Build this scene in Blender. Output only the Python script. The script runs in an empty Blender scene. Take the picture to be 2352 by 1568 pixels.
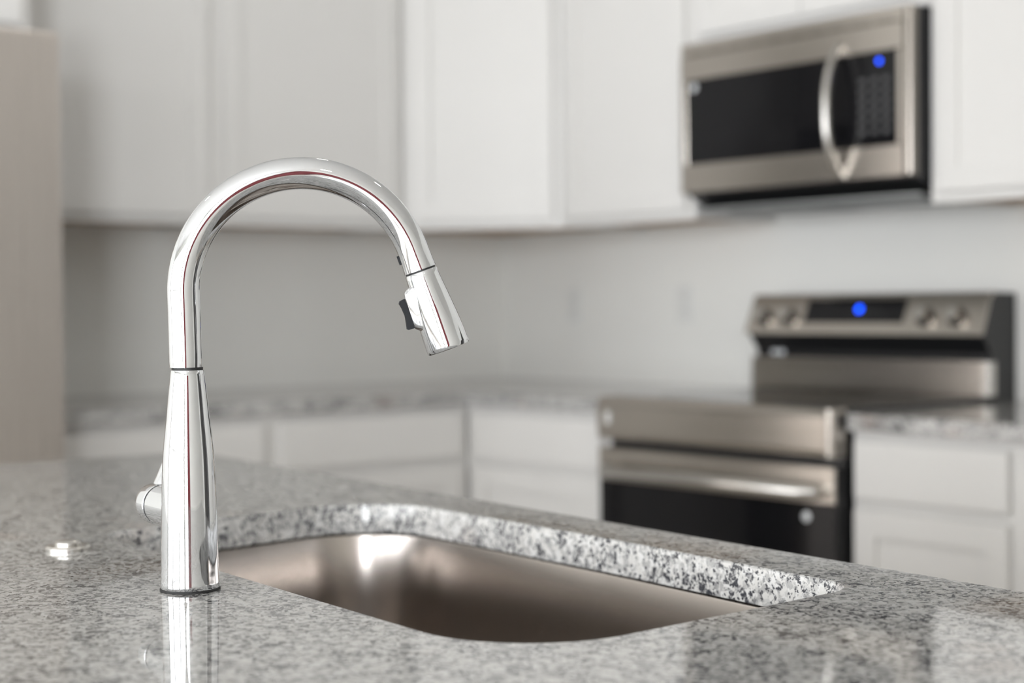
import bpy, bmesh, math
from mathutils import Vector, Matrix
C = bpy.context.scene.collection
S = bpy.context.scene

# ------------------------------------------------------------------ camera
# level-ish 56 mm lens, eye 1.155 m above the floor, focused on the faucet
YAW, PITCH, ROLL, FPX, CAMZ = -0.884187, -0.0218374, -0.0086079, 3665.8, 1.155
cf = Vector((math.sin(YAW)*math.cos(PITCH), math.cos(YAW)*math.cos(PITCH), math.sin(PITCH)))
cr0 = Vector((math.cos(YAW), -math.sin(YAW), 0)); cu0 = cr0.cross(cf)
cr = cr0*math.cos(ROLL) + cu0*math.sin(ROLL)
cu = -cr0*math.sin(ROLL) + cu0*math.cos(ROLL)
cam = bpy.data.cameras.new('camera'); camo = bpy.data.objects.new('camera', cam); C.objects.link(camo)
m = Matrix.Identity(4)
for i in range(3):
    m[i][0], m[i][1], m[i][2] = cr[i], cu[i], -cf[i]
m[2][3] = CAMZ
camo.matrix_world = m
cam.sensor_width = 36.0; cam.lens = FPX/2352*36
cam.clip_start = 0.01; cam.clip_end = 100
cam.dof.use_dof = True; cam.dof.focus_distance = 1.355; cam.dof.aperture_fstop = 3.6
S.camera = camo

# ------------------------------------------------------------------ world, light, exposure
S.view_settings.view_transform = 'Standard'; S.view_settings.look = 'None'
S.view_settings.gamma = 1.0; S.view_settings.use_curve_mapping = False
S.view_settings.exposure = 0.06
w = bpy.data.worlds.new('overcast_sky'); S.world = w; w.use_nodes = True
w.node_tree.nodes['Background'].inputs[0].default_value = (0.86, 0.93, 1.0, 1)
w.node_tree.nodes['Background'].inputs[1].default_value = 2.8
try:
    S.cycles.use_denoising = True; S.cycles.max_bounces = 10
    S.cycles.diffuse_bounces = 5; S.cycles.caustics_reflective = False
    S.cycles.sample_clamp_indirect = 6.0; S.cycles.blur_glossy = 0.5
except Exception: pass
WIN = [(-4.02, -1.97), (-1.82, 0.23), (0.38, 2.43)]      # windows of the wall behind the camera, x ranges
WIN_Z = (0.08, 2.48); FRONT_Y = -3.6
def area(name, loc, rot, sx, sy, power, col):
    l = bpy.data.lights.new(name, 'AREA'); l.shape = 'RECTANGLE'; l.size = sx; l.size_y = sy
    l.energy = power; l.color = col
    o = bpy.data.objects.new(name, l); C.objects.link(o); o.location = loc; o.rotation_euler = rot
    return o
for a, b in WIN:       # daylight falling in through each window
    area('window_daylight', ((a+b)/2, FRONT_Y-0.16, sum(WIN_Z)/2), (math.radians(90), 0, 0), b-a, WIN_Z[1]-WIN_Z[0], 86, (0.985, 0.985, 1.0))
FILL_WIN = (-3.4, -2.05); XR = 2.8          # unseen window added in the right wall to light the left-wall cabinets
area('window_daylight', (XR+0.16, sum(FILL_WIN)/2, sum(WIN_Z)/2), (math.radians(90), 0, math.radians(90)), FILL_WIN[1]-FILL_WIN[0], WIN_Z[1]-WIN_Z[0], 320, (0.93, 0.965, 1.0))  # light of the added fill window
FILL_LAMPS = [(-2.6, 1.9), (-1.0, 1.9), (-2.6, -0.2), (0.9, -0.2), (-2.6, -2.2), (0.9, -2.2)]  # unseen lamps added to lift the base cabinets

for x_, y_ in FILL_LAMPS:
    l_ = area('ceiling_fill_light', (x_, y_, 2.72), (0, 0, 0), 0.13, 0.13, 1.3, (1.0, 0.95, 0.88)); l_.data.shape = 'DISK'

# ------------------------------------------------------------------ materials
def mat(name, color=(0.8,)*3, rough=0.5, metal=0.0, spec=0.5, coat=0.0, build=None, **kw):
    mt = bpy.data.materials.new(name); mt.use_nodes = True
    nt = mt.node_tree; b = nt.nodes['Principled BSDF']
    b.inputs['Base Color'].default_value = (*color, 1); b.inputs['Roughness'].default_value = rough
    b.inputs['Metallic'].default_value = metal; b.inputs['Specular IOR Level'].default_value = spec
    b.inputs['Coat Weight'].default_value = coat; b.inputs['Coat Roughness'].default_value = kw.get('coat_rough', 0.03)
    if 'emit' in kw:
        b.inputs['Emission Color'].default_value = (*kw['emit'], 1); b.inputs['Emission Strength'].default_value = kw.get('strength', 1)
    if kw.get('aniso'): b.inputs['Anisotropic'].default_value = kw['aniso']
    if build: build(nt, b)
    return mt
def N(nt, t, **kw):
    n = nt.nodes.new(t)
    for k, v in kw.items():
        if k == 'inp':
            for kk, vv in v.items(): n.inputs[kk].default_value = vv
        else: setattr(n, k, v)
    return n
def coords(nt, scale=(1, 1, 1), kind='Object'):
    tc = N(nt, 'ShaderNodeTexCoord'); mp = N(nt, 'ShaderNodeMapping'); mp.inputs['Scale'].default_value = scale
    nt.links.new(tc.outputs[kind], mp.inputs['Vector']); return mp.outputs['Vector']
def ramp(nt, fac, stops, interp='LINEAR'):
    r = N(nt, 'ShaderNodeValToRGB'); r.color_ramp.interpolation = interp
    el = r.color_ramp.elements
    while len(el) < len(stops): el.new(0.5)
    for e, (p, c) in zip(el, stops): e.position = p; e.color = (*c, 1) if len(c) == 3 else c
    nt.links.new(fac, r.inputs['Fac']); return r.outputs['Color']
def mix(nt, fac, a, b, blend='MIX'):
    n = N(nt, 'ShaderNodeMix', data_type='RGBA', blend_type=blend)
    for sock, v in ((n.inputs['Factor'], fac), (n.inputs['A'], a), (n.inputs['B'], b)):
        if hasattr(v, 'is_output') or isinstance(v, bpy.types.NodeSocket): nt.links.new(v, sock)
        elif isinstance(v, (int, float)): sock.default_value = v
        else: sock.default_value = (*v, 1)
    return n.outputs['Result']
def noise(nt, vec, scale, detail=3, rough=0.5, dist=0.0, out='Fac'):
    n = N(nt, 'ShaderNodeTexNoise', inp={'Scale': scale, 'Detail': detail, 'Roughness': rough, 'Distortion': dist})
    nt.links.new(vec, n.inputs['Vector']); return n.outputs[out]
def bump(nt, b, h, strength=0.1, dist=0.001):
    n = N(nt, 'ShaderNodeBump', inp={'Strength': strength, 'Distance': dist})
    nt.links.new(h, n.inputs['Height']); nt.links.new(n.outputs['Normal'], b.inputs['Normal'])

def granite_nodes(k):
    def f(nt, b):
        v = coords(nt)
        # warp the coordinates so that grains are ragged
        wv = noise(nt, v, 90, 3, 0.6, out='Color')
        sub = N(nt, 'ShaderNodeVectorMath', operation='SUBTRACT'); nt.links.new(wv, sub.inputs[0]); sub.inputs[1].default_value = (0.5,)*3
        sc = N(nt, 'ShaderNodeVectorMath', operation='SCALE'); nt.links.new(sub.outputs[0], sc.inputs[0]); sc.inputs['Scale'].default_value = 0.011
        ad = N(nt, 'ShaderNodeVectorMath', operation='ADD'); nt.links.new(v, ad.inputs[0]); nt.links.new(sc.outputs[0], ad.inputs[1])
        vv = ad.outputs[0]
        vo = N(nt, 'ShaderNodeTexVoronoi', feature='F1', inp={'Scale': 175, 'Randomness': 1.0}); nt.links.new(vv, vo.inputs['Vector'])
        sep = N(nt, 'ShaderNodeSeparateColor'); nt.links.new(vo.outputs['Color'], sep.inputs[0])
        base = ramp(nt, sep.outputs[0], [(0.0, (0.52, 0.51, 0.50)), (0.14, (0.66, 0.65, 0.63)), (0.34, (0.78, 0.765, 0.735)), (0.7, (0.83, 0.82, 0.80)), (1.0, (0.88, 0.87, 0.86))], 'CONSTANT')
        # grey quartz patches
        n1 = noise(nt, vv, 95, 4, 0.65)
        grey = ramp(nt, n1, [(0.51, (0, 0, 0)), (0.58, (0.9, 0.9, 0.9))])
        vo2 = N(nt, 'ShaderNodeTexVoronoi', feature='F1', inp={'Scale': 420, 'Randomness': 1.0}); nt.links.new(vv, vo2.inputs['Vector'])
        sep2 = N(nt, 'ShaderNodeSeparateColor'); nt.links.new(vo2.outputs['Color'], sep2.inputs[0])
        gcol = ramp(nt, sep2.outputs[0], [(0.0, (0.22, 0.22, 0.225)), (0.3, (0.40, 0.395, 0.39)), (0.65, (0.57, 0.56, 0.55))], 'CONSTANT')
        c1 = mix(nt, grey, base, gcol)
        # black mica, in small clusters
        n2 = noise(nt, vv, 190, 4, 0.75)
        n4 = noise(nt, v, 38, 3, 0.6)
        ma = N(nt, 'ShaderNodeMath', operation='MULTIPLY_ADD', inp={1: 0.62}); nt.links.new(n4, ma.inputs[0]); nt.links.new(n2, ma.inputs[2])
        blk = ramp(nt, ma.outputs[0], [(0.878, (0, 0, 0)), (0.915, (1, 1, 1))])
        c2 = mix(nt, blk, c1, (0.07, 0.072, 0.082))
        vo3 = N(nt, 'ShaderNodeTexVoronoi', feature='F1', inp={'Scale': 380, 'Randomness': 1.0}); nt.links.new(v, vo3.inputs['Vector'])
        sep3 = N(nt, 'ShaderNodeSeparateColor'); nt.links.new(vo3.outputs['Color'], sep3.inputs[0])
        pk = ramp(nt, sep3.outputs[1], [(0.0, (1, 1, 1)), (0.06, (0, 0, 0))], 'CONSTANT')
        c3 = mix(nt, pk, c2, (0.08, 0.08, 0.09))
        # faint rusty blush here and there
        n3 = noise(nt, v, 7, 2, 0.5)
        ru = ramp(nt, n3, [(0.63, (0, 0, 0)), (0.76, (0.55, 0.55, 0.55))])
        c4 = mix(nt, ru, c3, (0.80, 0.66, 0.60), 'MULTIPLY')
        nt.links.new(mix(nt, 1.0, c4, (k, k, k), 'MULTIPLY'), b.inputs['Base Color'])
    return f
GRANITE = mat('polished_granite', rough=0.035, spec=0.62, build=granite_nodes(0.655))
GRANITE_EDGE_LIT = mat('granite_edge_lit', rough=0.16, spec=0.45, build=granite_nodes(0.86))  # same stone, window light on the cut edge put into a paler colour
CHROME = mat('polished_chrome', (0.70, 0.712, 0.728), 0.012, 1.0)
def brushed(sc, amt, base, r):
    def f(nt, b):
        v = coords(nt, sc); n = noise(nt, v, 1.0, 3, 0.6)
        nt.links.new(ramp(nt, n, [(0.3, tuple(c*(1-amt) for c in base)), (0.7, tuple(c*(1+amt) for c in base))]), b.inputs['Base Color'])
        b.inputs['Roughness'].default_value = r
        if amt < 0.015: return
        rr = N(nt, 'ShaderNodeMapRange', inp={'From Min': 0.3, 'From Max': 0.7, 'To Min': r*0.85, 'To Max': r*1.15})
        nt.links.new(n, rr.inputs['Value']); nt.links.new(rr.outputs[0], b.inputs['Roughness'])
    return f
STEEL = mat('brushed_stainless', metal=1.0, build=brushed((3, 3, 700), 0.03, (0.52, 0.48, 0.435), 0.22))
STEEL_SINK = mat('satin_sink_steel', metal=1.0, build=brushed((40, 40, 1600), 0.01, (0.44, 0.40, 0.37), 0.25))
STEEL_FRIDGE = mat('fridge_stainless', metal=1.0, build=brushed((500, 500, 2), 0.02, (0.60, 0.555, 0.52), 0.30))
STEEL_BRIGHT = mat('bright_handle_steel', (0.58, 0.56, 0.53), 0.25, 1.0)
WHITE = mat('white_cabinet_paint', (0.70, 0.687, 0.667), 0.38, spec=0.4,
            build=lambda nt, b: bump(nt, b, noise(nt, coords(nt), 260, 2), 0.04, 0.0004))
PLY = mat('unfinished_plywood', rough=0.8, build=lambda nt, b: nt.links.new(
    ramp(nt, noise(nt, coords(nt, (2, 30, 30)), 1.0, 4), [(0.3, (0.38, 0.24, 0.14)), (0.7, (0.52, 0.36, 0.22))]), b.inputs['Base Color']))
WALL = mat('wall_paint', (0.80, 0.795, 0.765), 0.75, spec=0.25,
           build=lambda nt, b: bump(nt, b, noise(nt, coords(nt), 180, 3), 0.12, 0.0008))
CEIL = mat('ceiling_paint', (0.80, 0.80, 0.79), 0.85, build=lambda nt, b: bump(nt, b, noise(nt, coords(nt), 120, 3), 0.15, 0.001))
TRIM = mat('trim_paint', (0.85, 0.85, 0.84), 0.4)
BLACK = mat('black_enamel', (0.012, 0.012, 0.013), 0.28)
BLACK_GLASS = mat('black_glass', (0.006, 0.006, 0.007), 0.06, spec=0.3)
DARK_GLASS = mat('dark_cooktop_glass', (0.02, 0.019, 0.018), 0.09, spec=0.6)
GREY_PLASTIC = mat('grey_rubber', (0.016, 0.017, 0.019), 0.5, spec=0.12)
BLACK_GAP = mat('black_gasket', (0.01, 0.01, 0.01), 0.6)
GREY_METAL = mat('grey_filter_metal', (0.35, 0.36, 0.36), 0.45, 0.8)
BLUE = mat('blue_display', (0.0, 0.02, 0.1), 0.4, emit=(0.0, 0.07, 1.0), strength=5.5)
EMBLEM = mat('silver_emblem', (0.72, 0.74, 0.76), 0.35, 0.3)
PRINT = mat('grey_print', (0.055, 0.055, 0.058), 0.5)
PLASTIC_W = mat('outlet_plastic', (0.74, 0.74, 0.72), 0.35)
RED = mat('standin_red_paint', (0.16, 0.012, 0.018), 0.4, build=lambda nt, b: bump(nt, b, noise(nt, coords(nt), 90, 2), 0.05))  # for the door added to give a red stripe in the chrome
DARKWOOD = mat('dark_panel_paint', (0.32, 0.315, 0.31), 0.45)
def floor_nodes(nt, b):
    v = coords(nt); n = noise(nt, coords(nt, (1, 9, 1)), 3.5, 5, 0.6)
    nt.links.new(ramp(nt, n, [(0.3, (0.56, 0.51, 0.45)), (0.7, (0.68, 0.63, 0.57))]), b.inputs['Base Color'])
FLOORM = mat('oak_plank', rough=0.35, build=floor_nodes)
SUB = mat('floor_joint', (0.08, 0.06, 0.05), 0.8)
FILL_LAMP = mat('fill_lamp_diffuser', (0.9, 0.9, 0.9), 0.5, emit=(1.0, 0.95, 0.88), strength=1.0)
def glass_nodes(nt, b):
    out = nt.nodes['Material Output']; tr = N(nt, 'ShaderNodeBsdfTransparent'); gl = N(nt, 'ShaderNodeBsdfGlossy', inp={'Roughness': 0.0})
    fr = N(nt, 'ShaderNodeFresnel', inp={'IOR': 1.3}); mx = N(nt, 'ShaderNodeMixShader')
    nt.links.new(fr.outputs[0], mx.inputs[0]); nt.links.new(tr.outputs[0], mx.inputs[1]); nt.links.new(gl.outputs[0], mx.inputs[2])
    nt.links.new(mx.outputs[0], out.inputs['Surface'])
GLASS = mat('window_glass', build=glass_nodes)

# ------------------------------------------------------------------ mesh helpers
def link(name, me, material, parent=None, smooth=False, loc=None):
    o = bpy.data.objects.new(name, me); C.objects.link(o)
    if material is not None and not me.materials: me.materials.append(material)
    if smooth:
        for p in me.polygons: p.use_smooth = True
    if parent is not None: o.parent = parent
    if loc is not None: o.location = loc
    return o
def bm_obj(name, bm, material, parent=None, smooth=False, loc=None):
    me = bpy.data.meshes.new(name); bmesh.ops.recalc_face_normals(bm, faces=bm.faces); bm.to_mesh(me); bm.free()
    return link(name, me, material, parent, smooth, loc)
def add_box(bm, x0, x1, y0, y1, z0, z1, bevel=0.0, seg=1):
    vs = [bm.verts.new((x, y, z)) for x in (x0, x1) for y in (y0, y1) for z in (z0, z1)]
    fs = [(0, 1, 3, 2), (4, 6, 7, 5), (0, 4, 5, 1), (2, 3, 7, 6), (0, 2, 6, 4), (1, 5, 7, 3)]
    faces = [bm.faces.new([vs[i] for i in f]) for f in fs]
    if bevel > 0:
        es = list({e for f in faces for e in f.edges})
        bmesh.ops.bevel(bm, geom=es, offset=bevel, segments=seg, profile=0.5, affect='EDGES')
def box(name, b, material, parent=None, bevel=0.0, seg=1):
    bm = bmesh.new(); add_box(bm, *b, bevel=bevel, seg=seg); return bm_obj(name, bm, material, parent)
def boxes(name, bs, material, parent=None, bevel=0.0, seg=1):
    bm = bmesh.new()
    for b in bs: add_box(bm, *b, bevel=bevel, seg=seg)
    return bm_obj(name, bm, material, parent)
def each(name, bs, material, parent=None, bevel=0.0, seg=1):
    return [box(name, b, material, parent, bevel, seg) for b in bs]
def lathe(name, prof, material, parent=None, n=64, M=None, cap=True):
    """prof: (r, z) from bottom to top; M maps the local axis z into place"""
    bm = bmesh.new(); rings = []
    for r, z in prof:
        rings.append([bm.verts.new((r*math.cos(2*math.pi*i/n), r*math.sin(2*math.pi*i/n), z)) for i in range(n)])
    for a, b in zip(rings, rings[1:]):
        for i in range(n): bm.faces.new((a[i], a[(i+1) % n], b[(i+1) % n], b[i]))
    if cap: bm.faces.new(rings[0][::-1]); bm.faces.new(rings[-1])
    if M is not None: bm.transform(M)
    me = bpy.data.meshes.new(name); bmesh.ops.recalc_face_normals(bm, faces=bm.faces); bm.to_mesh(me); bm.free()
    o = link(name, me, material, parent)
    for p in me.polygons: p.use_smooth = len(p.vertices) == 4
    me.set_sharp_from_angle(angle=math.radians(38))
    return o
def tube(name, pts, rads, material, parent=None, n=48, up=Vector((0, 0, 1)), cap=True, sx=1.0):
    bm = bmesh.new(); rings = []; pts = [Vector(p) for p in pts]
    prev = None
    for k, p in enumerate(pts):
        t = (pts[min(k+1, len(pts)-1)] - pts[max(k-1, 0)]).normalized()
        if prev is None:
            a = up.cross(t); a = a.normalized() if a.length > 1e-4 else Vector((1, 0, 0))
        else: a = (prev - t*prev.dot(t)).normalized()
        prev = a; b = t.cross(a); r = rads[k] if isinstance(rads, (list, tuple)) else rads
        rings.append([bm.verts.new(p + a*math.cos(2*math.pi*i/n)*r*sx + b*math.sin(2*math.pi*i/n)*r) for i in range(n)])
    for a, b in zip(rings, rings[1:]):
        for i in range(n): bm.faces.new((a[i], a[(i+1) % n], b[(i+1) % n], b[i]))
    if cap: bm.faces.new(rings[0][::-1]); bm.faces.new(rings[-1])
    me = bpy.data.meshes.new(name); bmesh.ops.recalc_face_normals(bm, faces=bm.faces); bm.to_mesh(me); bm.free()
    o = link(name, me, material, parent)
    for p in me.polygons: p.use_smooth = len(p.vertices) == 4
    me.set_sharp_from_angle(angle=math.radians(40))
    return o
def prism(name, outline, x0, x1, material, parent=None, bevel=0.0):
    """outline in (y, z), extruded along x"""
    bm = bmesh.new(); A = [bm.verts.new((x0, y, z)) for y, z in outline]; B = [bm.verts.new((x1, y, z)) for y, z in outline]
    n = len(outline); bm.faces.new(A); bm.faces.new(B[::-1])
    for i in range(n): bm.faces.new((A[i], B[i], B[(i+1) % n], A[(i+1) % n]))
    if bevel: bmesh.ops.bevel(bm, geom=list(bm.edges), offset=bevel, segments=2, profile=0.5, affect='EDGES')
    return bm_obj(name, bm, material, parent)
def thing(name, label, cat, loc=(0, 0, 0), rz=0, group=None):
    o = bpy.data.objects.new(name, None); C.objects.link(o); o.location = loc; o.rotation_euler = (0, 0, rz)
    o.empty_display_size = 0.1; o['label'] = label; o['category'] = cat
    if group: o['group'] = group
    return o
def tag(o, label, cat, group=None):
    o['label'] = label; o['category'] = cat
    if group: o['group'] = group
    return o
def struct(o): o['kind'] = 'structure'; return o
def holed_slab(name, outer, holes, z0, z1, material, parent=None, edge_mat=None, bevel=0.0):
    """slab with through holes; outlines as (x, y) lists"""
    bm = bmesh.new(); loops = []
    for lp in [outer]+holes: loops.append([bm.verts.new((x, y, z1)) for x, y in lp])
    edges = []
    for lp in loops:
        for i in range(len(lp)): edges.append(bm.edges.new((lp[i], lp[(i+1) % len(lp)])))
    bmesh.ops.triangle_fill(bm, use_beauty=True, use_dissolve=False, edges=edges, normal=(0, 0, 1))
    top = list(bm.faces)
    ret = bmesh.ops.duplicate(bm, geom=list(bm.verts)+list(bm.edges)+top)
    vmap = ret['vert_map']
    for v in [g for g in ret['geom'] if isinstance(g, bmesh.types.BMVert)]: v.co.z = z0
    side = []
    for lp in loops:
        for i in range(len(lp)):
            a, b = lp[i], lp[(i+1) % len(lp)]
            side.append(bm.faces.new((a, b, vmap[b], vmap[a])))
    bmesh.ops.recalc_face_normals(bm, faces=bm.faces)
    if edge_mat is not None:
        for f in side: f.material_index = 1
    for f in side: f.smooth = True
    if bevel:
        es = [e for e in edges if e.is_valid]
        bmesh.ops.bevel(bm, geom=list(set(es)), offset=bevel, segments=2, profile=0.5, affect='EDGES')
    bm.normal_update()
    for f in bm.faces: f.smooth = abs(f.normal.z) < 0.3
    me = bpy.data.meshes.new(name); bm.to_mesh(me); bm.free()
    me.materials.append(material)
    if edge_mat is not None: me.materials.append(edge_mat)
    me.set_sharp_from_angle(angle=math.radians(35))
    for p in me.polygons:
        if abs(p.normal.z) > 0.95: p.use_smooth = False
    o = bpy.data.objects.new(name, me); C.objects.link(o)
    if parent is not None: o.parent = parent
    return o
def rounded(corners, n=10):
    """corners: (x, y, r) going round; returns the rounded outline"""
    out = []; k = len(corners)
    for i in range(k):
        p = Vector(corners[i][:2]); r = corners[i][2]
        a = (Vector(corners[i-1][:2])-p).normalized(); b = (Vector(corners[(i+1) % k][:2])-p).normalized()
        if r <= 0: out.append((p.x, p.y)); continue
        ang = a.angle(b); d = r/math.tan(ang/2); c = p+(a+b).normalized()*(r/math.sin(ang/2))
        s = p+a*d-c; e = p+b*d-c; a0 = math.atan2(s.y, s.x); a1 = math.atan2(e.y, e.x); da = (a1-a0+math.pi) % (2*math.pi)-math.pi
        for j in range(n+1):
            t = a0+da*j/n; out.append((c.x+r*math.cos(t), c.y+r*math.sin(t)))
    return out

# ------------------------------------------------------------------ the room
XA, YB, HC = -4.25, 3.45, 2.75
T = 0.12
STANDIN_DOOR = (-1.88, -0.98); HALL = (0.1, 2.0)
# floor: planks with joints over a dark base
FL = struct(box('floor', (XA-T, XR+T, FRONT_Y-T, YB+T, -0.10, -0.004), SUB))
pw, plen = 0.19, 2.4
plank_me = None; k = 0
import random
random.seed(4)
y = FRONT_Y
while y < YB-0.001:
    off = (k*0.83) % plen; x = XA-off; y1 = min(y+pw, YB)
    while x < XR:
        a, b = max(x, XA)+0.0012, min(x+plen, XR)-0.0012
        if b-a > 0.02: box('plank', (a, b, y+0.0012, y1-0.0012, -0.004, 0.0), FLOORM, FL)
        x += plen
    y += pw; k += 1
struct(box('ceiling', (XA-T, XR+T, FRONT_Y-T, YB+T, HC, HC+0.1), CEIL))
struct(box('wall_left', (XA-T, XA, FRONT_Y, YB+T, 0, HC), WALL))
struct(boxes('wall_back', [(XA, HALL[0], YB, YB+T, 0, HC), (HALL[1], XR+T, YB, YB+T, 0, HC), (HALL[0], HALL[1], YB, YB+T, 2.2, HC)], WALL))
# wall opposite the cooking wall, with the three windows
segs = []; xs = [XA-T] + [v for ab in WIN for v in ab] + [XR+T]
for i in range(0, len(xs), 2): segs.append((xs[i], xs[i+1], FRONT_Y-T, FRONT_Y, 0, HC))
for a, b in WIN: segs += [(a, b, FRONT_Y-T, FRONT_Y, 0, WIN_Z[0]), (a, b, FRONT_Y-T, FRONT_Y, WIN_Z[1], HC)]
struct(boxes('wall_front', segs, WALL))
# right wall with a red stand-in door and a dark passage
segs = [(XR, XR+T, FRONT_Y, FILL_WIN[0], 0, HC), (XR, XR+T, FILL_WIN[1], STANDIN_DOOR[0], 0, HC), (XR, XR+T, STANDIN_DOOR[1], YB, 0, HC),
        (XR, XR+T, STANDIN_DOOR[0], STANDIN_DOOR[1], 2.08, HC), (XR, XR+T, *FILL_WIN, 0, WIN_Z[0]), (XR, XR+T, *FILL_WIN, WIN_Z[1], HC)]
struct(boxes('wall_right', segs, WALL))
dr = bpy.data.objects.new('standin_door_1', None); C.objects.link(dr); dr['kind'] = 'structure'  # added door, stands in for something red by the camera, mirrored in chrome
box('standin_door_leaf', (XR+0.03, XR+0.075, STANDIN_DOOR[0]+0.03, STANDIN_DOOR[1]-0.03, 0.01, 2.05), RED, dr, 0.003)
boxes('standin_door_casing', [(XR-0.015, XR+0.03, STANDIN_DOOR[0]-0.06, STANDIN_DOOR[0]+0.03, 0, 2.14), (XR-0.015, XR+0.03, STANDIN_DOOR[1]-0.03, STANDIN_DOOR[1]+0.06, 0, 2.14),
                      (XR-0.015, XR+0.03, STANDIN_DOOR[0]+0.03, STANDIN_DOOR[1]-0.03, 2.05, 2.14)], TRIM, dr, 0.002)
for z0, z1 in ((0.2, 0.85), (1.05, 1.85)):
    for a, b in ((STANDIN_DOOR[0]+0.14, STANDIN_DOOR[0]+0.42), (STANDIN_DOOR[1]-0.42, STANDIN_DOOR[1]-0.14)):
        box('door_panel', (XR+0.018, XR+0.03, a, b, z0, z1), RED, dr, 0.008)
lathe('standin_door_knob', [(0.012, 0), (0.012, 0.03), (0.028, 0.04), (0.03, 0.055), (0.02, 0.07)], STEEL_BRIGHT, dr, 24,
      Matrix.Translation((XR+0.03, STANDIN_DOOR[1]-0.1, 1.0)) @ Matrix.Rotation(-math.pi/2, 4, 'Y'))
struct(boxes('wall_passage', [(HALL[0]-T, HALL[0], YB+T, YB+2.2, 0, HC), (HALL[1], HALL[1]+T, YB+T, YB+2.2, 0, HC), (HALL[0]-T, HALL[1]+T, YB+2.2, YB+2.2+T, 0, HC)], DARKWOOD))
struct(box('trim_1', (HALL[0], HALL[1], YB+T, YB+2.2, 2.5, 2.6), DARKWOOD))
struct(box('trim_2', (HALL[0], HALL[1], YB+T, YB+2.2, -0.1, 0.0), FLOORM))
def bb(name, b): struct(box(name, b, TRIM, None, 0.003))
bb('baseboard_front', (XA, XR, FRONT_Y, FRONT_Y+0.015, 0, 0.1))
bb('baseboard_left', (XA, XA+0.015, FRONT_Y+0.015, 0.4, 0, 0.1))
for i, (a, b) in enumerate(WIN+[FILL_WIN]):
    wo = bpy.data.objects.new('window_%d' % (i+1), None); C.objects.link(wo); wo['kind'] = 'structure'
    # local frame: x along the wall, +y into the room, origin on the wall's inner face
    if i < len(WIN): wo.location = (0, FRONT_Y, 0); lo, hi = a, b
    else: wo.location = (XR, 0, 0); wo.rotation_euler = (0, 0, math.pi/2); lo, hi = a, b  # the added fill window of the right wall
    a, b = lo, hi; z0, z1 = WIN_Z; y0, y1 = -0.09, -0.03; zm = (z0+z1)/2
    m1, m2 = a+(b-a)/3, a+(b-a)*2/3
    fb = [(a, a+0.05, y0, y1, z0, z1), (b-0.05, b, y0, y1, z0, z1), (a+0.05, b-0.05, y0, y1, z0, z0+0.05), (a+0.05, b-0.05, y0, y1, z1-0.05, z1), (a+0.05, b-0.05, y0, y1, zm-0.025, zm+0.025)]
    for mc in (m1, m2): fb += [(mc-0.035, mc+0.035, y0, y1, z0+0.05, zm-0.025), (mc-0.035, mc+0.035, y0, y1, zm+0.025, z1-0.05)]
    boxes('window_frame', fb, TRIM, wo)
    boxes('window_sill', [(a-0.04, b+0.04, -0.03, 0.05, z0-0.03, z0)], TRIM, wo, 0.004)
    for p0, p1 in ((a+0.05, m1-0.035), (m1+0.035, m2-0.035), (m2+0.035, b-0.05)):
        for q0, q1 in ((z0+0.05, zm-0.025), (zm+0.025, z1-0.05)):
            box('window_pane', (p0, p1, y0+0.028, y0+0.032, q0, q1), GLASS, wo)

# added ceiling fill lamps, out of view: a trim ring and a diffuser that glows
for i, (x, y) in enumerate(FILL_LAMPS):
    t = thing('ceiling_fill_lamp', 'added fill lamp, round and recessed with white trim ring, '+['above the aisle near the corner', 'above the aisle near the passage', 'above the island end by the fridge',
               'in front of the red stand-in door', 'near the window furthest from the door', 'near the added side window'][i], 'lamp', (x, y, HC-0.02), 0, 'added ceiling fill lamps')
    lathe('trim_ring', [(0.095, 0.02), (0.095, 0.008), (0.075, 0.0), (0.07, 0.004), (0.07, 0.02)], TRIM, t, 32, cap=False)
    lathe('diffuser', [(0.0701, 0.010), (0.05, 0.006), (0.001, 0.005)], FILL_LAMP, t, 32)

# ------------------------------------------------------------------ cabinets
DT = 0.019
def shaker(name, x0, x1, z0, z1, yf, parent, stile=0.057, hollow=0.009):
    """a shaker door: frame of stiles and rails (front face at y = yf - DT), recessed centre panel as a sub-part"""
    y0, y1 = yf-DT, yf-0.001
    d = boxes(name, [(x0, x0+stile, y0, y1, z0, z1), (x1-stile, x1, y0, y1, z0, z1),
                     (x0+stile, x1-stile, y0, y1, z0, z0+stile), (x0+stile, x1-stile, y0, y1, z1-stile, z1)], WHITE, parent, 0.0012)
    box('door_panel', (x0+stile-0.004, x1-stile+0.004, y0+hollow, y1-0.002, z0+stile-0.004, z1-stile+0.004), WHITE, d)
    return d
def slab(name, x0, x1, z0, z1, yf, parent):
    return box(name, (x0, x1, yf-DT, yf-0.001, z0, z1), WHITE, parent, 0.0035, 2)
def carcass(parent, w, d, z0, z1, y_extra=0.0):
    # a box with a 38 mm face frame in front
    box('carcass', (0, w, 0.019, d, z0+0.012, z1), WHITE, parent)
    return parent
def face_frame(parent, w, z0, z1, rails=(), stile=0.038, mids=()):
    bs = [(0, stile, 0, 0.019, z0, z1), (w-stile, w, 0, 0.019, z0, z1), (stile, w-stile, 0, 0.019, z0, z0+stile), (stile, w-stile, 0, 0.019, z1-stile, z1)]
    for r in rails: bs.append((stile, w-stile, 0, 0.019, r-0.019, r+0.019))
    for c in mids: bs.append((c-0.019, c+0.019, 0, 0.019, z0+stile, z1-stile))
    boxes('face_frame', bs, WHITE, parent)
ZU0, ZU1 = 1.387, 2.30
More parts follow.
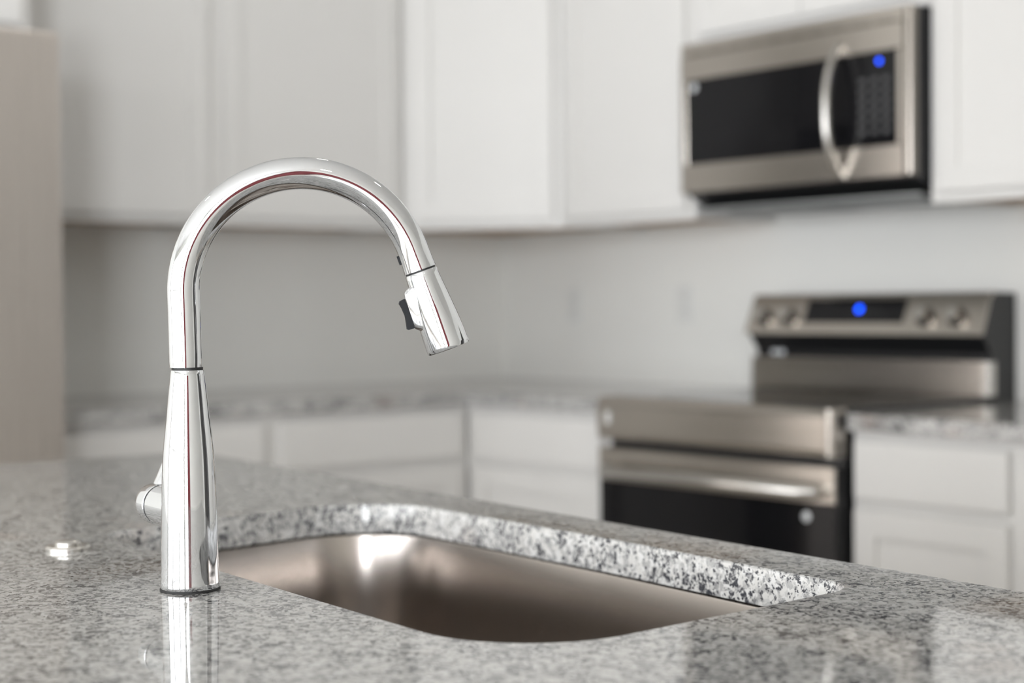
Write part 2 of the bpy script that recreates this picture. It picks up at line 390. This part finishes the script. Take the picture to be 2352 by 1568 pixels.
def upper(name, label, x, y, rz, w, d, z0=ZU0, z1=ZU1, doors=1, group=None, ply=True):
    t = thing(name, label, 'cabinet', (x, y, 0), rz, group)
    box('carcass', (0.0005, w-0.0005, 0.019, d, z0+0.014, z1), WHITE, t)
    face_frame(t, w, z0, z1)
    if ply: box('bottom_panel', (0.016, w-0.016, 0.02, d-0.002, z0+0.010, z0+0.0139), PLY, t)
    each('end_skirt', [(0.0005, 0.015, 0.019, d, z0, z0+0.0139), (w-0.015, w-0.0005, 0.019, d, z0, z0+0.0139)], WHITE, t)
    rev = 0.025
    if doors == 1: shaker('door', rev, w-rev, z0+rev, z1-rev, 0, t)
    else:
        shaker('door', rev, w/2-0.0015, z0+rev, z1-rev, 0, t); shaker('door', w/2+0.0015, w-rev, z0+rev, z1-rev, 0, t)
    return t
RA = math.pi/2
# wall A (left wall): front faces +X.  local x -> +Y, local y -> -X
UX = -3.92
upper('wall_cabinet', 'tall white wall cabinet between the fridge and its twin', UX, 1.525, RA, 0.635, 0.33, group='white upper cabinets')
upper('wall_cabinet', 'white wall cabinet left of the diagonal corner cabinet', UX, 2.160, RA, 0.635, 0.33, group='white upper cabinets')
upper('fridge_top_cabinet', 'white cabinet above the stainless refrigerator', -3.64, 0.59, RA, 0.93, 0.605, 1.80, ZU1, 2, ply=False)
# diagonal corner cabinet
ax, ay, bx, by = -3.92, 2.797, -3.562, 3.12
dw = math.hypot(bx-ax, by-ay); da = math.atan2(by-ay, bx-ax)
t = thing('corner_cabinet', 'white diagonal corner wall cabinet with one slab-framed door', 'cabinet', (ax, ay, 0), da, 'white upper cabinets')
inv = Matrix.Rotation(-da, 4, 'Z') @ Matrix.Translation((-ax, -ay, 0))
def poly_prism(name, pts, z0, z1, material, parent, M):
    bm = bmesh.new(); A = [bm.verts.new((x, y, z0)) for x, y in pts]; B = [bm.verts.new((x, y, z1)) for x, y in pts]; n = len(pts)
    bm.faces.new(A[::-1]); bm.faces.new(B)
    for i in range(n): bm.faces.new((A[i], A[(i+1) % n], B[(i+1) % n], B[i]))
    bm.transform(M); return bm_obj(name, bm, material, parent)
e = 0.019; nx, ny = -math.sin(da), math.cos(da)
cpts = [(ax+nx*e, ay+ny*e+0.0), (bx+nx*e, by+ny*e), (bx-0.001, YB), (XA, YB), (XA, ay+0.001)]
poly_prism('carcass', cpts, ZU0+0.014, ZU1, WHITE, t, inv)
poly_prism('bottom_panel', [(ax+0.02, ay+0.055), (bx-0.055, by-0.02), (bx-0.02, YB-0.01), (XA+0.01, YB-0.01), (XA+0.01, ay+0.02)], ZU0+0.010, ZU0+0.0139, PLY, t, inv)
face_frame(t, dw, ZU0, ZU1, stile=0.045); shaker('door', 0.03, dw-0.03, ZU0+0.025, ZU1-0.025, 0, t)
# wall B (back wall): front faces -Y
UY = 3.12
upper('wall_cabinet', 'white wall cabinet between the corner cabinet and the microwave', -3.559, UY, 0, 0.541, 0.33, group='white upper cabinets')
upper('microwave_top_cabinet', 'short white cabinet directly above the microwave', -3.016, UY, 0, 0.756, 0.33, 1.850, ZU1, 2, ply=False)
upper('wall_cabinet', 'white wall cabinet on the side of the microwave nearer the camera', -2.258, UY, 0, 0.457, 0.33, group='white upper cabinets')
upper('wall_cabinet', 'white wall cabinet at the end of the run, mostly out of frame', -1.800, UY, 0, 0.6, 0.33, doors=2, group='white upper cabinets')

def base(name, label, x, y, rz, w, drawers=True, d=0.60, doors=1, split=0.719, hinge=0, left=0.025, right=0.025, group='white base cabinets', z1=0.878):
    t = thing(name, label, 'cabinet', (x, y, 0), rz, group)
    box('carcass', (0.0005, w-0.0005, 0.019, d, 0.10, z1), WHITE, t)
    box('toe_kick', (0, w, 0.075, 0.09, 0.0, 0.10), WHITE, t)
    face_frame(t, w, 0.10, z1, rails=(split,), mids=((w/2,) if doors == 2 else ()))
    slab('drawer_front', left, w-right, split+0.012, z1-0.022, 0, t)
    if doors == 1: shaker('door', left, w-right, 0.125, split-0.012, 0, t)
    else:
        shaker('door', left, w/2-0.0015, 0.125, split-0.012, 0, t); shaker('door', w/2+0.0015, w-right, 0.125, split-0.012, 0, t)
    return t
BX, BY = -3.62, 2.80
base('base_cabinet', 'white base cabinet beside the refrigerator', BX, 1.525, RA, 0.62)
base('base_cabinet', 'white base cabinet in the corner of the left wall', BX, 2.145, RA, 0.652)
base('base_cabinet', 'white base cabinet between the corner and the range', BX, BY, 0, 0.606, left=0.045)
base('base_cabinet', 'white base cabinet right of the range, drawer over door', -2.232, BY, 0, 0.42, left=0.012)
base('base_cabinet', 'white base cabinet at the end of the run, past the drawer cabinet', -1.812, BY, 0, 0.6, left=0.03, doors=2)

# counters on the walls: one L-shaped slab up to the range, one right of it
zc0, zc1 = 0.879, 0.915
CX, CY = -3.595, 2.772
ct = holed_slab('corner_countertop', rounded([(XA, 1.525, 0), (CX, 1.525, 0.01), (CX, CY, 0.0), (-3.014, CY, 0.0), (-3.014, YB, 0), (XA, YB, 0)], 4), [], zc0, zc1, GRANITE, None, GRANITE, 0.003)
tag(ct, 'L-shaped grey speckled granite countertop running round the room corner', 'countertop')
ct2 = holed_slab('side_countertop', rounded([(-2.238, CY, 0.012), (-1.2, CY, 0), (-1.2, YB, 0), (-2.238, YB, 0)], 4), [], zc0, zc1, GRANITE, None, GRANITE, 0.003)
tag(ct2, 'speckled granite countertop on the near side of the range', 'countertop')

# wall outlets above the counter
for i, (x, lab) in enumerate([(-3.882, 'white wall outlet plate nearest the room corner'), (-3.383, 'white wall outlet plate between the corner outlet and the range')]):
    t = thing('wall_outlet', lab, 'outlet', (x, YB, 1.16), 0, 'outlets above the counter')
    box('cover_plate', (-0.036, 0.036, -0.006, -0.0005, -0.058, 0.058), PLASTIC_W, t, 0.002)
    for s in (-1, 1):
        r = box('receptacle', (-0.017, 0.017, -0.0085, -0.0061, s*0.02-0.014, s*0.02+0.014), PLASTIC_W, t, 0.001)
        each('socket_slot', [(-0.008, -0.006, -0.0088, -0.0086, s*0.02-0.004, s*0.02+0.006), (0.006, 0.008, -0.0088, -0.0086, s*0.02-0.004, s*0.02+0.006)], BLACK, r)

# ------------------------------------------------------------------ refrigerator
FXF, FY0, FW = -3.40, 0.582, 0.908
t = thing('refrigerator', 'tall stainless steel refrigerator at the end of the counter', 'refrigerator', (FXF, FY0, 0), RA)
box('cabinet_body', (0.004, FW-0.004, 0.075, 0.82, 0.03, 1.765), mat('fridge_side_grey', (0.28, 0.28, 0.285), 0.45), t, 0.004)
for a, b, hx in ((0.0, FW/2-0.002, FW/2-0.06), (FW/2+0.002, FW, FW/2+0.06)):
    d = box('door', (a, b, 0, 0.07, 0.72, 1.775), STEEL_FRIDGE, t, 0.006, 3)
    tube('handle', [(hx, 0.0, 0.86), (hx, -0.045, 0.88), (hx, -0.05, 1.2), (hx, -0.045, 1.60), (hx, 0.0, 1.62)], 0.011, STEEL_BRIGHT, d, 16, Vector((1, 0, 0)))
d = box('freezer_drawer', (0, FW, 0, 0.07, 0.07, 0.715), STEEL_FRIDGE, t, 0.006, 3)
tube('handle', [(0.1, 0.0, 0.64), (0.12, -0.045, 0.64), (FW/2, -0.05, 0.64), (FW-0.12, -0.045, 0.64), (FW-0.1, 0, 0.64)], 0.011, STEEL_BRIGHT, d, 16)
each('foot', [(0.05, 0.10, 0.09, 0.14, 0, 0.03), (FW-0.10, FW-0.05, 0.09, 0.14, 0, 0.03), (0.05, 0.10, 0.72, 0.77, 0, 0.03), (FW-0.10, FW-0.05, 0.72, 0.77, 0, 0.03)], BLACK, t)

# ------------------------------------------------------------------ microwave over the range
MX0, MW = -3.008, 0.742
MY = 3.052
t = thing('microwave', 'stainless over-the-range microwave with black glass door and curved handle', 'microwave', (MX0, MY, 1.155))
prism('body', [(0.03, 0.690), (YB-MY-0.002, 0.690), (YB-MY-0.002, 0.250), (0.10, 0.256), (0.03, 0.292)], 0.002, MW-0.002, BLACK, t)
dface = boxes('door_frame', [(0, 0.719, 0, 0.03, 0.592, 0.655), (0, 0.719, 0, 0.03, 0.296, 0.371), (0, 0.022, 0, 0.03, 0.371, 0.592), (0.702, 0.719, 0, 0.03, 0.371, 0.592)], STEEL, t, 0.0015)
box('side_trim', (0.7262, MW, -0.002, 0.03, 0.296, 0.690), STEEL, t, 0.004, 2)
tv = box('top_vent', (0, 0.719, 0.003, 0.03, 0.6565, 0.690), STEEL, t, 0.0015)
each('vent_slot', [(0.03+i*0.0675, 0.085+i*0.0675, 0.0022, 0.0032, 0.6605, 0.6625) for i in range(10)], BLACK, tv)
box('door_glass', (0.022, 0.553, 0.004, 0.028, 0.371, 0.592), BLACK_GLASS, t)
cp = box('control_panel', (0.5555, 0.702, 0.004, 0.028, 0.371, 0.592), BLACK_GLASS, t)
ds = lathe('clock_display', [(0.0055, 0), (0.0055, 0.0008), (0.005, 0.001)], BLUE, cp, 20, Matrix.Translation((0.649, 0.004, 0.569)) @ Matrix.Rotation(math.pi/2, 4, 'X'))
for r in range(6):
    for c in range(3):
        box('key', (0.590+c*0.034, 0.611+c*0.034, 0.0032, 0.0042, 0.40+r*0.024, 0.412+r*0.024), PRINT, cp)
lathe('emblem', [(0.011, 0), (0.011, 0.0008), (0.0105, 0.001)], EMBLEM, t, 28, Matrix.Translation((0.047, 0.004, 0.573)) @ Matrix.Rotation(math.pi/2, 4, 'X'))
hp = []
for i in range(21):
    u = i/20; a = (u-0.5)*2
    hp.append((0.536, -0.052+0.052*abs(a)**2.6, 0.306+u*0.312))
hd = tube('handle', hp, 0.0125, STEEL_BRIGHT, t, 24, Vector((0, 1, 0)), sx=0.75)
each('filter', [(0.06, 0.34, 0.12, 0.30, 0.244, 0.252), (0.40, 0.68, 0.12, 0.30, 0.244, 0.252)], GREY_METAL, t, 0.002)
box('underside_panel', (0.01, MW-0.01, 0.045, 0.385, 0.2525, 0.258), GREY_METAL, t)

# ------------------------------------------------------------------ range
RX0, RW = -3.008, 0.762
RY = 2.762
t = thing('range', 'freestanding stainless and black electric range with tilted backguard', 'range', (RX0, RY, 0))
box('body', (0.004, RW-0.004, 0.03, 0.685, 0.10, 0.906), BLACK, t)
each('foot', [(x, x+0.04, y, y+0.04, 0, 0.10) for x in (0.04, RW-0.08) for y in (0.10, 0.62)], BLACK, t)
prism('front_panel', [(0.03, 0.818), (-0.012, 0.818), (-0.018, 0.832), (-0.02, 0.905), (-0.012, 0.921), (0.0, 0.925), (0.03, 0.925)], 0.0, RW, STEEL, t, 0.002)
ctp = box('cooktop', (0.0, RW, 0.031, 0.57, 0.9065, 0.926), DARK_GLASS, t, 0.003, 2)
for x, y, r in ((0.2, 0.17, 0.11), (0.56, 0.17, 0.095), (0.2, 0.42, 0.08), (0.56, 0.42, 0.1)):
    lathe('burner_ring', [(r-0.002, 0.9261), (r-0.002, 0.9264), (r, 0.9264), (r, 0.9261)], PRINT, ctp, 40, Matrix.Translation((x, y, 0)), cap=False)
dr_ = box('oven_door', (0, RW, -0.006, 0.028, 0.33, 0.797), BLACK, t, 0.002)
box('door_top_frame', (0, RW, -0.014, -0.0062, 0.7145, 0.797), STEEL, dr_, 0.003, 2)
box('oven_glass', (0.001, RW-0.001, -0.0105, -0.0062, 0.345, 0.7135), BLACK_GLASS, dr_)
hb = tube('handle', [(0.045, -0.013, 0.742), (0.047, -0.04, 0.742), (0.062, -0.052, 0.742), (RW/2, -0.054, 0.742), (RW-0.062, -0.052, 0.742), (RW-0.047, -0.04, 0.742), (RW-0.045, -0.013, 0.742)], 0.0165, STEEL_BRIGHT, dr_, 24)
lathe('emblem', [(0.011, 0), (0.011, 0.0008), (0.0105, 0.001)], EMBLEM, t, 28, Matrix.Translation((RW-0.082, -0.0106, 0.682)) @ Matrix.Rotation(math.pi/2, 4, 'X'))
for sx_ in (RW-0.0135,):      # rounded steel end post of the front panel
    tube('end_post', [(sx_, -0.0085, 0.8185), (sx_, -0.0085, 0.9235)], [0.0135, 0.0135], STEEL, t, 24)
box('sticker', (0.034, 0.052, -0.0212, -0.0202, 0.858, 0.888), PLASTIC_W, t)
box('storage_drawer', (0, RW, -0.008, 0.028, 0.12, 0.322), STEEL, t, 0.003)
# backguard
bgy = 0.568
prism('backguard_body', [(bgy+0.02, 0.9066), (0.684, 0.9066), (0.684, 1.178), (bgy+0.035, 1.180), (bgy+0.012, 1.168), (bgy-0.026, 1.082), (bgy+0.012, 1.03), (bgy+0.018, 0.9265)], 0.008, RW-0.004, BLACK, t)
prism('backguard_skirt', [(bgy-0.004, 0.927), (bgy+0.0165, 0.927), (bgy+0.0105, 1.012), (bgy-0.002, 1.012)], 0.0, RW-0.014, STEEL, t, 0.001)
prism('backguard_side_trim', [(bgy-0.006, 0.927), (bgy+0.03, 0.927), (bgy+0.03, 1.012), (bgy-0.004, 1.012)], RW-0.0135, RW-0.002, STEEL_BRIGHT, t, 0.001)
cpn = prism('control_panel', [(bgy+0.013, 1.180), (bgy+0.033, 1.183), (bgy+0.011, 1.167), (bgy-0.024, 1.076), (bgy-0.033, 1.076)], 0.0, RW-0.002, STEEL, t)
# frame on the tilted panel
p0 = Vector((0, bgy-0.033, 1.076)); p1 = Vector((0, bgy+0.013, 1.180)); sl = (p1-p0); L = sl.length; sl.normalize(); nrm = Vector((0, -sl.z, sl.y))
def on_panel(x, v, out): q = p0+sl*v+nrm*out; return Matrix(((1, 0, 0, x), (0, nrm.y, sl.y, q.y), (0, nrm.z, sl.z, q.z), (0, 0, 0, 1)))
bm = bmesh.new(); add_box(bm, 0, 0.322, -0.001, 0.0015, 0, 0.066); bm.transform(on_panel(0.199, 0.033, 0.0)); dd = bm_obj('display_window', bm, BLACK_GLASS, cpn)
lathe('clock_display', [(0.009, 0), (0.009, 0.0008), (0.0085, 0.001)], BLUE, dd, 20, on_panel(0.376, 0.070, 0.0016) @ Matrix.Rotation(-math.pi/2, 4, 'X'))
for x in (0.056, 0.145, 0.587, 0.680):
    kb = lathe('knob', [(0.0190, 0.0041), (0.0185, 0.024), (0.0165, 0.027)], STEEL, cpn, 32, on_panel(x, 0.048, 0.0003) @ Matrix.Rotation(-math.pi/2, 4, 'X'))
    lathe('knob_skirt', [(0.0245, 0.0), (0.0245, 0.003), (0.0225, 0.004), (0.001, 0.004)], BLACK, kb, 32, on_panel(x, 0.048, 0.0003) @ Matrix.Rotation(-math.pi/2, 4, 'X'))
    lathe('knob_face', [(0.0155, 0.0272), (0.0150, 0.0282), (0.0001, 0.0282)], STEEL_BRIGHT, kb, 28, on_panel(x, 0.048, 0.0003) @ Matrix.Rotation(-math.pi/2, 4, 'X'))
# logo plate in the black undercut
each('emblem', [(0.075, 0.098, bgy-0.008, bgy-0.004, 1.018, 1.032), (0.102, 0.122, bgy-0.008, bgy-0.004, 1.018, 1.032)], EMBLEM, t, 0.002)

# ------------------------------------------------------------------ island
IR = -0.0755
UL, UR, V0, V1 = -2.515, -0.33, 0.05, 1.103
SINK = [(-1.655, 0.6145, 0.045), (-0.892, 0.6215, 0.098), (-0.938, 1.016, 0.045), (-1.30, 1.0215, 0.9), (-1.738, 1.012, 0.095)]
ic = thing('island_cabinet', 'white island base cabinet carrying the sink countertop', 'cabinet', (0, 0, 0), IR)
a, b, c, d = UL+0.04, UR-0.04, V0+0.27, V1-0.04
wt = 0.02
boxes('carcass', [(a, b, c, c+wt, 0.10, 0.878), (a, b, d-wt, d, 0.10, 0.878), (a, a+wt, c+wt, d-wt, 0.10, 0.878), (b-wt, b, c+wt, d-wt, 0.10, 0.878), (a+wt, b-wt, c+wt, d-wt, 0.10, 0.12)], WHITE, ic)
each('toe_kick', [(a+0.02, b-0.02, c+0.02, c+0.04, 0, 0.10), (a+0.02, b-0.02, d-0.09, d-0.07, 0, 0.10)], WHITE, ic)
# doors on the working side of the island
nd = 5; wd = (b-a)/nd
for i in range(nd):
    x0 = a+i*wd+0.004; x1 = a+(i+1)*wd-0.004
    dd = boxes('door', [(x0, x0+0.057, d+0.001, d+0.02, 0.12, 0.865), (x1-0.057, x1, d+0.001, d+0.02, 0.12, 0.865), (x0+0.057, x1-0.057, d+0.001, d+0.02, 0.12, 0.177), (x0+0.057, x1-0.057, d+0.001, d+0.02, 0.808, 0.865)], WHITE, ic)
    box('door_panel', (x0+0.053, x1-0.053, d+0.002, d+0.011, 0.173, 0.812), WHITE, dd)
FU, FV = -1.2761, 0.5549
def circ(u, v, r, n=24): return [(u+r*math.cos(2*math.pi*i/n), v+r*math.sin(2*math.pi*i/n)) for i in range(n)]
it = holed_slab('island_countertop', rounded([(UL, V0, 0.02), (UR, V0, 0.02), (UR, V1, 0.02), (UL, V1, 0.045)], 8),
                [rounded(SINK, 14), circ(FU, FV, 0.017), circ(-1.565, 0.550, 0.014)], 0.880, 0.915, GRANITE, None, GRANITE_EDGE_LIT, 0.0016)
it.rotation_euler = (0, 0, IR)
tag(it, 'polished grey, white and black speckled granite island countertop with rounded sink cutout', 'countertop')

# undermount sink bowl
def grow(pts, g):
    out = []; n = len(pts); cx = sum(p[0] for p in pts)/n; cy = sum(p[1] for p in pts)/n
    for i in range(n):
        p0_, p1_ = Vector(pts[i-1]), Vector(pts[(i+1) % n]); tt = (p1_-p0_); nn = Vector((tt.y, -tt.x)).normalized()
        if nn.dot(Vector((pts[i][0]-cx, pts[i][1]-cy))) < 0: nn = -nn
        out.append((pts[i][0]+nn.x*g, pts[i][1]+nn.y*g))
    return out
sk = thing('sink', 'stainless steel undermount sink bowl set below the island cutout', 'sink', (0, 0, 0), IR)
o0 = rounded([(x, y, max(r, 0.075)) for x, y, r in SINK], 14)
bm = bmesh.new(); rings = []
prof = [(0.016, 0.8782), (0.008, 0.8782), (0.006, 0.8776), (0.005, 0.875), (0.003, 0.80), (0.0, 0.705), (-0.006, 0.685), (-0.02, 0.668), (-0.04, 0.661), (-0.066, 0.658)]
for g, z in prof: rings.append([bm.verts.new((x, y, z)) for x, y in grow(o0, g)])
n = len(o0)
for A, B in zip(rings, rings[1:]):
    for i in range(n): bm.faces.new((A[i], A[(i+1) % n], B[(i+1) % n], B[i]))
cxs, cys = -1.30, 0.82
dring = [bm.verts.new((cxs+0.045*math.cos(math.atan2(v.co.y-cys, v.co.x-cxs)), cys+0.045*math.sin(math.atan2(v.co.y-cys, v.co.x-cxs)), 0.652)) for v in rings[-1]]
for i in range(n): bm.faces.new((rings[-1][i], rings[-1][(i+1) % n], dring[(i+1) % n], dring[i]))
bmesh.ops.recalc_face_normals(bm, faces=bm.faces)
me = bpy.data.meshes.new('bowl'); bm.to_mesh(me); bm.free()
for p in me.polygons: p.use_smooth = True
bo = link('bowl', me, STEEL_SINK, sk); sm = bo.modifiers.new('solid', 'SOLIDIFY'); sm.thickness = 0.0012; sm.offset = 0
lathe('drain', [(0.044, 0.640), (0.044, 0.6525), (0.035, 0.6535), (0.03, 0.648), (0.001, 0.648)], STEEL_BRIGHT, sk, 36, Matrix.Translation((cxs, cys, 0)))

# ------------------------------------------------------------------ faucet
PF = Vector((-1.2306, 0.6496, 0.915))
fa = thing('faucet', 'polished chrome pull-down kitchen faucet with high arched spout beside the sink', 'faucet', PF)
# spout direction in plan and its local frame (s along the spout, z up)
sd = Vector((0.529, 0.849, 0)).normalized()
def sp(s, z): return sd*(s-0.0005)+Vector((0, 0, z-0.915))
lathe('base_gasket', [(0.0243, 0), (0.0256, 0.0003), (0.0256, 0.0016), (0.0245, 0.002)], BLACK_GAP, fa, 72)
prof = [(0.0248, 0.002), (0.02505, 0.0026), (0.0250, 0.006), (0.0247, 0.012), (0.02435, 0.022), (0.0239, 0.045), (0.0235, 0.066), (0.0229, 0.090), (0.0222, 0.106),
        (0.0213, 0.120), (0.0199, 0.134), (0.0183, 0.148), (0.0169, 0.163), (0.0156, 0.175), (0.0146, 0.184), (0.01415, 0.1875), (0.0138, 0.1882)]
def smooth_prof(pr, k=4):
    out = []
    for i in range(len(pr)-1):
        q0, q1, q2, q3 = pr[max(i-1, 0)], pr[i], pr[i+1], pr[min(i+2, len(pr)-1)]
        for j in range(k):
            t_ = j/k; out.append(tuple(0.5*((2*q1[d])+(-q0[d]+q2[d])*t_+(2*q0[d]-5*q1[d]+4*q2[d]-q3[d])*t_*t_+(-q0[d]+3*q1[d]-3*q2[d]+q3[d])*t_**3) for d in (0, 1)))
    return out+[pr[-1]]
lathe('body', prof[:2]+smooth_prof(prof[2:15])+prof[15:], CHROME, fa, 128)
lathe('joint_ring', [(0.0132, 0.1882), (0.0132, 0.1906)], BLACK_GAP, fa, 72)
# arched tube
AC, AZ, AR = 0.0993, 1.1700, 0.1013
pts = []; rr = []
for i in range(13): pts.append(sp(-0.0009-0.0011*(i/13)**1.5, 1.1056+(AZ-1.1056)*i/13)); rr.append(0.0139)
rr[0] = 0.0136
for i in range(73):
    a_ = math.radians(180-i*(180-19.5)/72); pts.append(sp(AC+AR*math.cos(a_), AZ+AR*math.sin(a_))); rr.append(0.01385)
end = Vector((AC+AR*math.cos(math.radians(19.5)), AZ+AR*math.sin(math.radians(19.5))))
dn = Vector((math.sin(math.radians(19.5)), -math.cos(math.radians(19.5))))
for i in range(1, 7):
    q = end+dn*(0.0172*i/6); pts.append(sp(q.x, q.y)); rr.append(0.01385+0.00055*(i/6)**2)
sn = Vector((-sd.y, sd.x, 0))
tube('spout_tube', pts, rr, CHROME, fa, 96, sn)
q0 = end+dn*0.0172
def hax(t0, r=0.0): q = q0+dn*t0; return sp(q.x, q.y)
tube('spray_ring', [hax(0.0001), hax(0.0016)], [0.0134, 0.0134], BLACK_GAP, fa, 64, sn)
# spray head: tapered cone, slightly waisted, thin rounded rim
axis3 = (hax(0.07)-hax(0.0)).normalized()
hpts = []; hr = []
for t0, r0 in [(0.0017, 0.0139), (0.0021, 0.0143), (0.006, 0.01465), (0.014, 0.01535), (0.022, 0.0161), (0.030, 0.01685), (0.038, 0.0176), (0.046, 0.01825), (0.054, 0.01875), (0.062, 0.01905), (0.069, 0.0192), (0.0722, 0.0192), (0.0728, 0.0188), (0.0729, 0.0178), (0.0712, 0.0174)]:
    hpts.append(hax(t0)); hr.append(r0)
bm = bmesh.new(); rings = []; ns = 96; e1 = sn; e2 = axis3.cross(e1).normalized()
for p, r in zip(hpts, hr): rings.append([bm.verts.new(p+(e1*math.cos(2*math.pi*i/ns)+e2*math.sin(2*math.pi*i/ns))*r) for i in range(ns)])
for A, B in zip(rings, rings[1:]):
    for i in range(ns): bm.faces.new((A[i], A[(i+1) % ns], B[(i+1) % ns], B[i]))
bm.faces.new(rings[0]); bm.faces.new(rings[-1])
bmesh.ops.recalc_face_normals(bm, faces=bm.faces)
me = bpy.data.meshes.new('spray_head'); bm.to_mesh(me); bm.free()
for p in me.polygons: p.use_smooth = len(p.vertices) == 4
me.set_sharp_from_angle(angle=math.radians(45))
sh = link('spray_head', me, CHROME, fa)
tube('spray_face', [hax(0.0700), hax(0.0716)], [0.0172, 0.0170], GREY_PLASTIC, sh, 48, sn)
# button housing on the inner side: local frame: along axis (t), outwards (o, towards the body), sideways (w)
inn = -(Vector((0, 0, 1))-axis3*axis3.z).normalized()
inn = sd*-1; inn = (inn-axis3*inn.dot(axis3)).normalized()
def hp3(t0, o, w_): return hax(t0)+inn*o+sn*w_
def loft(name, secs, material, parent, smooth=True, ang=35):
    bm = bmesh.new(); rings = [[bm.verts.new(p) for p in s_] for s_ in secs]; k_ = len(secs[0])
    for A, B in zip(rings, rings[1:]):
        for i in range(k_): bm.faces.new((A[i], A[(i+1) % k_], B[(i+1) % k_], B[i]))
    bm.faces.new(rings[0][::-1]); bm.faces.new(rings[-1])
    bmesh.ops.recalc_face_normals(bm, faces=bm.faces)
    me = bpy.data.meshes.new(name); bm.to_mesh(me); bm.free()
    for p in me.polygons: p.use_smooth = smooth
    me.set_sharp_from_angle(angle=math.radians(ang))
    return link(name, me, material, parent)
def rrect(t0, t1, w_, o, r=0.004, n_=6, tilt=0.0):
    c_ = rounded([(t0, -w_, r), (t1, -w_, r), (t1, w_, r), (t0, w_, r)], n_)
    return [hp3(a_, o+tilt*(a_-t0), b_) for a_, b_ in c_]
# chrome saddle rises out of the cone
loft('button_housing', [rrect(0.010, 0.0545, 0.0112, 0.011, 0.006), rrect(0.0118, 0.0505, 0.0098, 0.0165, 0.0055, tilt=0.02), rrect(0.0135, 0.0475, 0.0088, 0.0198, 0.005, tilt=0.035), rrect(0.0150, 0.0465, 0.0080, 0.0208, 0.005, tilt=0.035)], CHROME, sh)
bt = []
for t0, o in [(0.0190, 0.0215), (0.0195, 0.0262), (0.0215, 0.0275), (0.0260, 0.0266), (0.0330, 0.0262), (0.0400, 0.0275), (0.0445, 0.0285), (0.0455, 0.0275), (0.0458, 0.0215)]: bt.append((t0, o))
bm = bmesh.new(); L1 = [bm.verts.new(hp3(t0, o, -0.0058)) for t0, o in bt]; L2 = [bm.verts.new(hp3(t0, o, 0.0058)) for t0, o in bt]
kk = len(bt); bm.faces.new(L1); bm.faces.new(L2[::-1])
for i in range(kk): bm.faces.new((L1[i], L2[i], L2[(i+1) % kk], L1[(i+1) % kk]))
bm_obj('spray_button', bm, GREY_PLASTIC, sh)
# small dark hose latch behind the tube end
q = end+dn*0.0035
lt = sp(q.x, q.y)+inn*0.0132
tube('latch', [lt-axis3*0.004, lt+axis3*0.004], [0.0022, 0.0022], GREY_PLASTIC, fa, 16, sn)
# side valve and lever: axis points away from the room side along -u of the island
hu = Vector((-math.cos(IR), -math.sin(IR), 0)); hz = 0.0672
MV = Matrix.Translation((0, 0, hz)) @ Matrix.Rotation(math.atan2(hu.y, hu.x), 4, 'Z') @ Matrix.Rotation(math.pi/2, 4, 'Y')
lathe('valve_housing', [(0.0178, 0.010), (0.0178, 0.0560), (0.0172, 0.0567)], CHROME, fa, 72, MV)
lathe('valve_ring', [(0.0172, 0.0567), (0.0172, 0.0600)], BLACK_GAP, fa, 64, MV)
hc = lathe('handle_hub', [(0.0174, 0.0600), (0.0181, 0.0606), (0.0181, 0.0735), (0.0174, 0.0785), (0.0163, 0.0806), (0.0150, 0.0812), (0.0001, 0.0813)], CHROME, fa, 72, MV)
# lever rises from the hub and leans towards the sink
vh = Vector((-math.sin(IR), math.cos(IR), 0)); lp = []; lr = []
for i in range(15):
    u_ = i/14; h_ = 0.010+0.092*u_
    lp.append(hu*(0.0700-0.004*u_)+Vector((0, 0, hz+h_))+vh*(0.0005+0.036*u_)); lr.append(0.0105-0.0052*u_**0.6)
lr[-1] = 0.0032
tube('lever', lp, lr, CHROME, hc, 32, hu, sx=0.6)

# air switch button on the counter, next to the faucet
ab = thing('air_switch', 'small round brushed metal button set in the granite behind the faucet', 'switch', (0, 0, 0.915), IR)
MB = Matrix.Translation((-1.565, 0.550, 0))
lathe('flange', [(0.0135, 0.0), (0.0222, 0.0002), (0.0222, 0.0030), (0.0205, 0.0048), (0.0135, 0.0052)], STEEL_BRIGHT, ab, 48, MB)
lathe('push_button', [(0.0130, 0.0045), (0.0130, 0.0078), (0.0112, 0.0094), (0.0060, 0.0100), (0.0001, 0.0102)], STEEL_BRIGHT, ab, 40, MB)
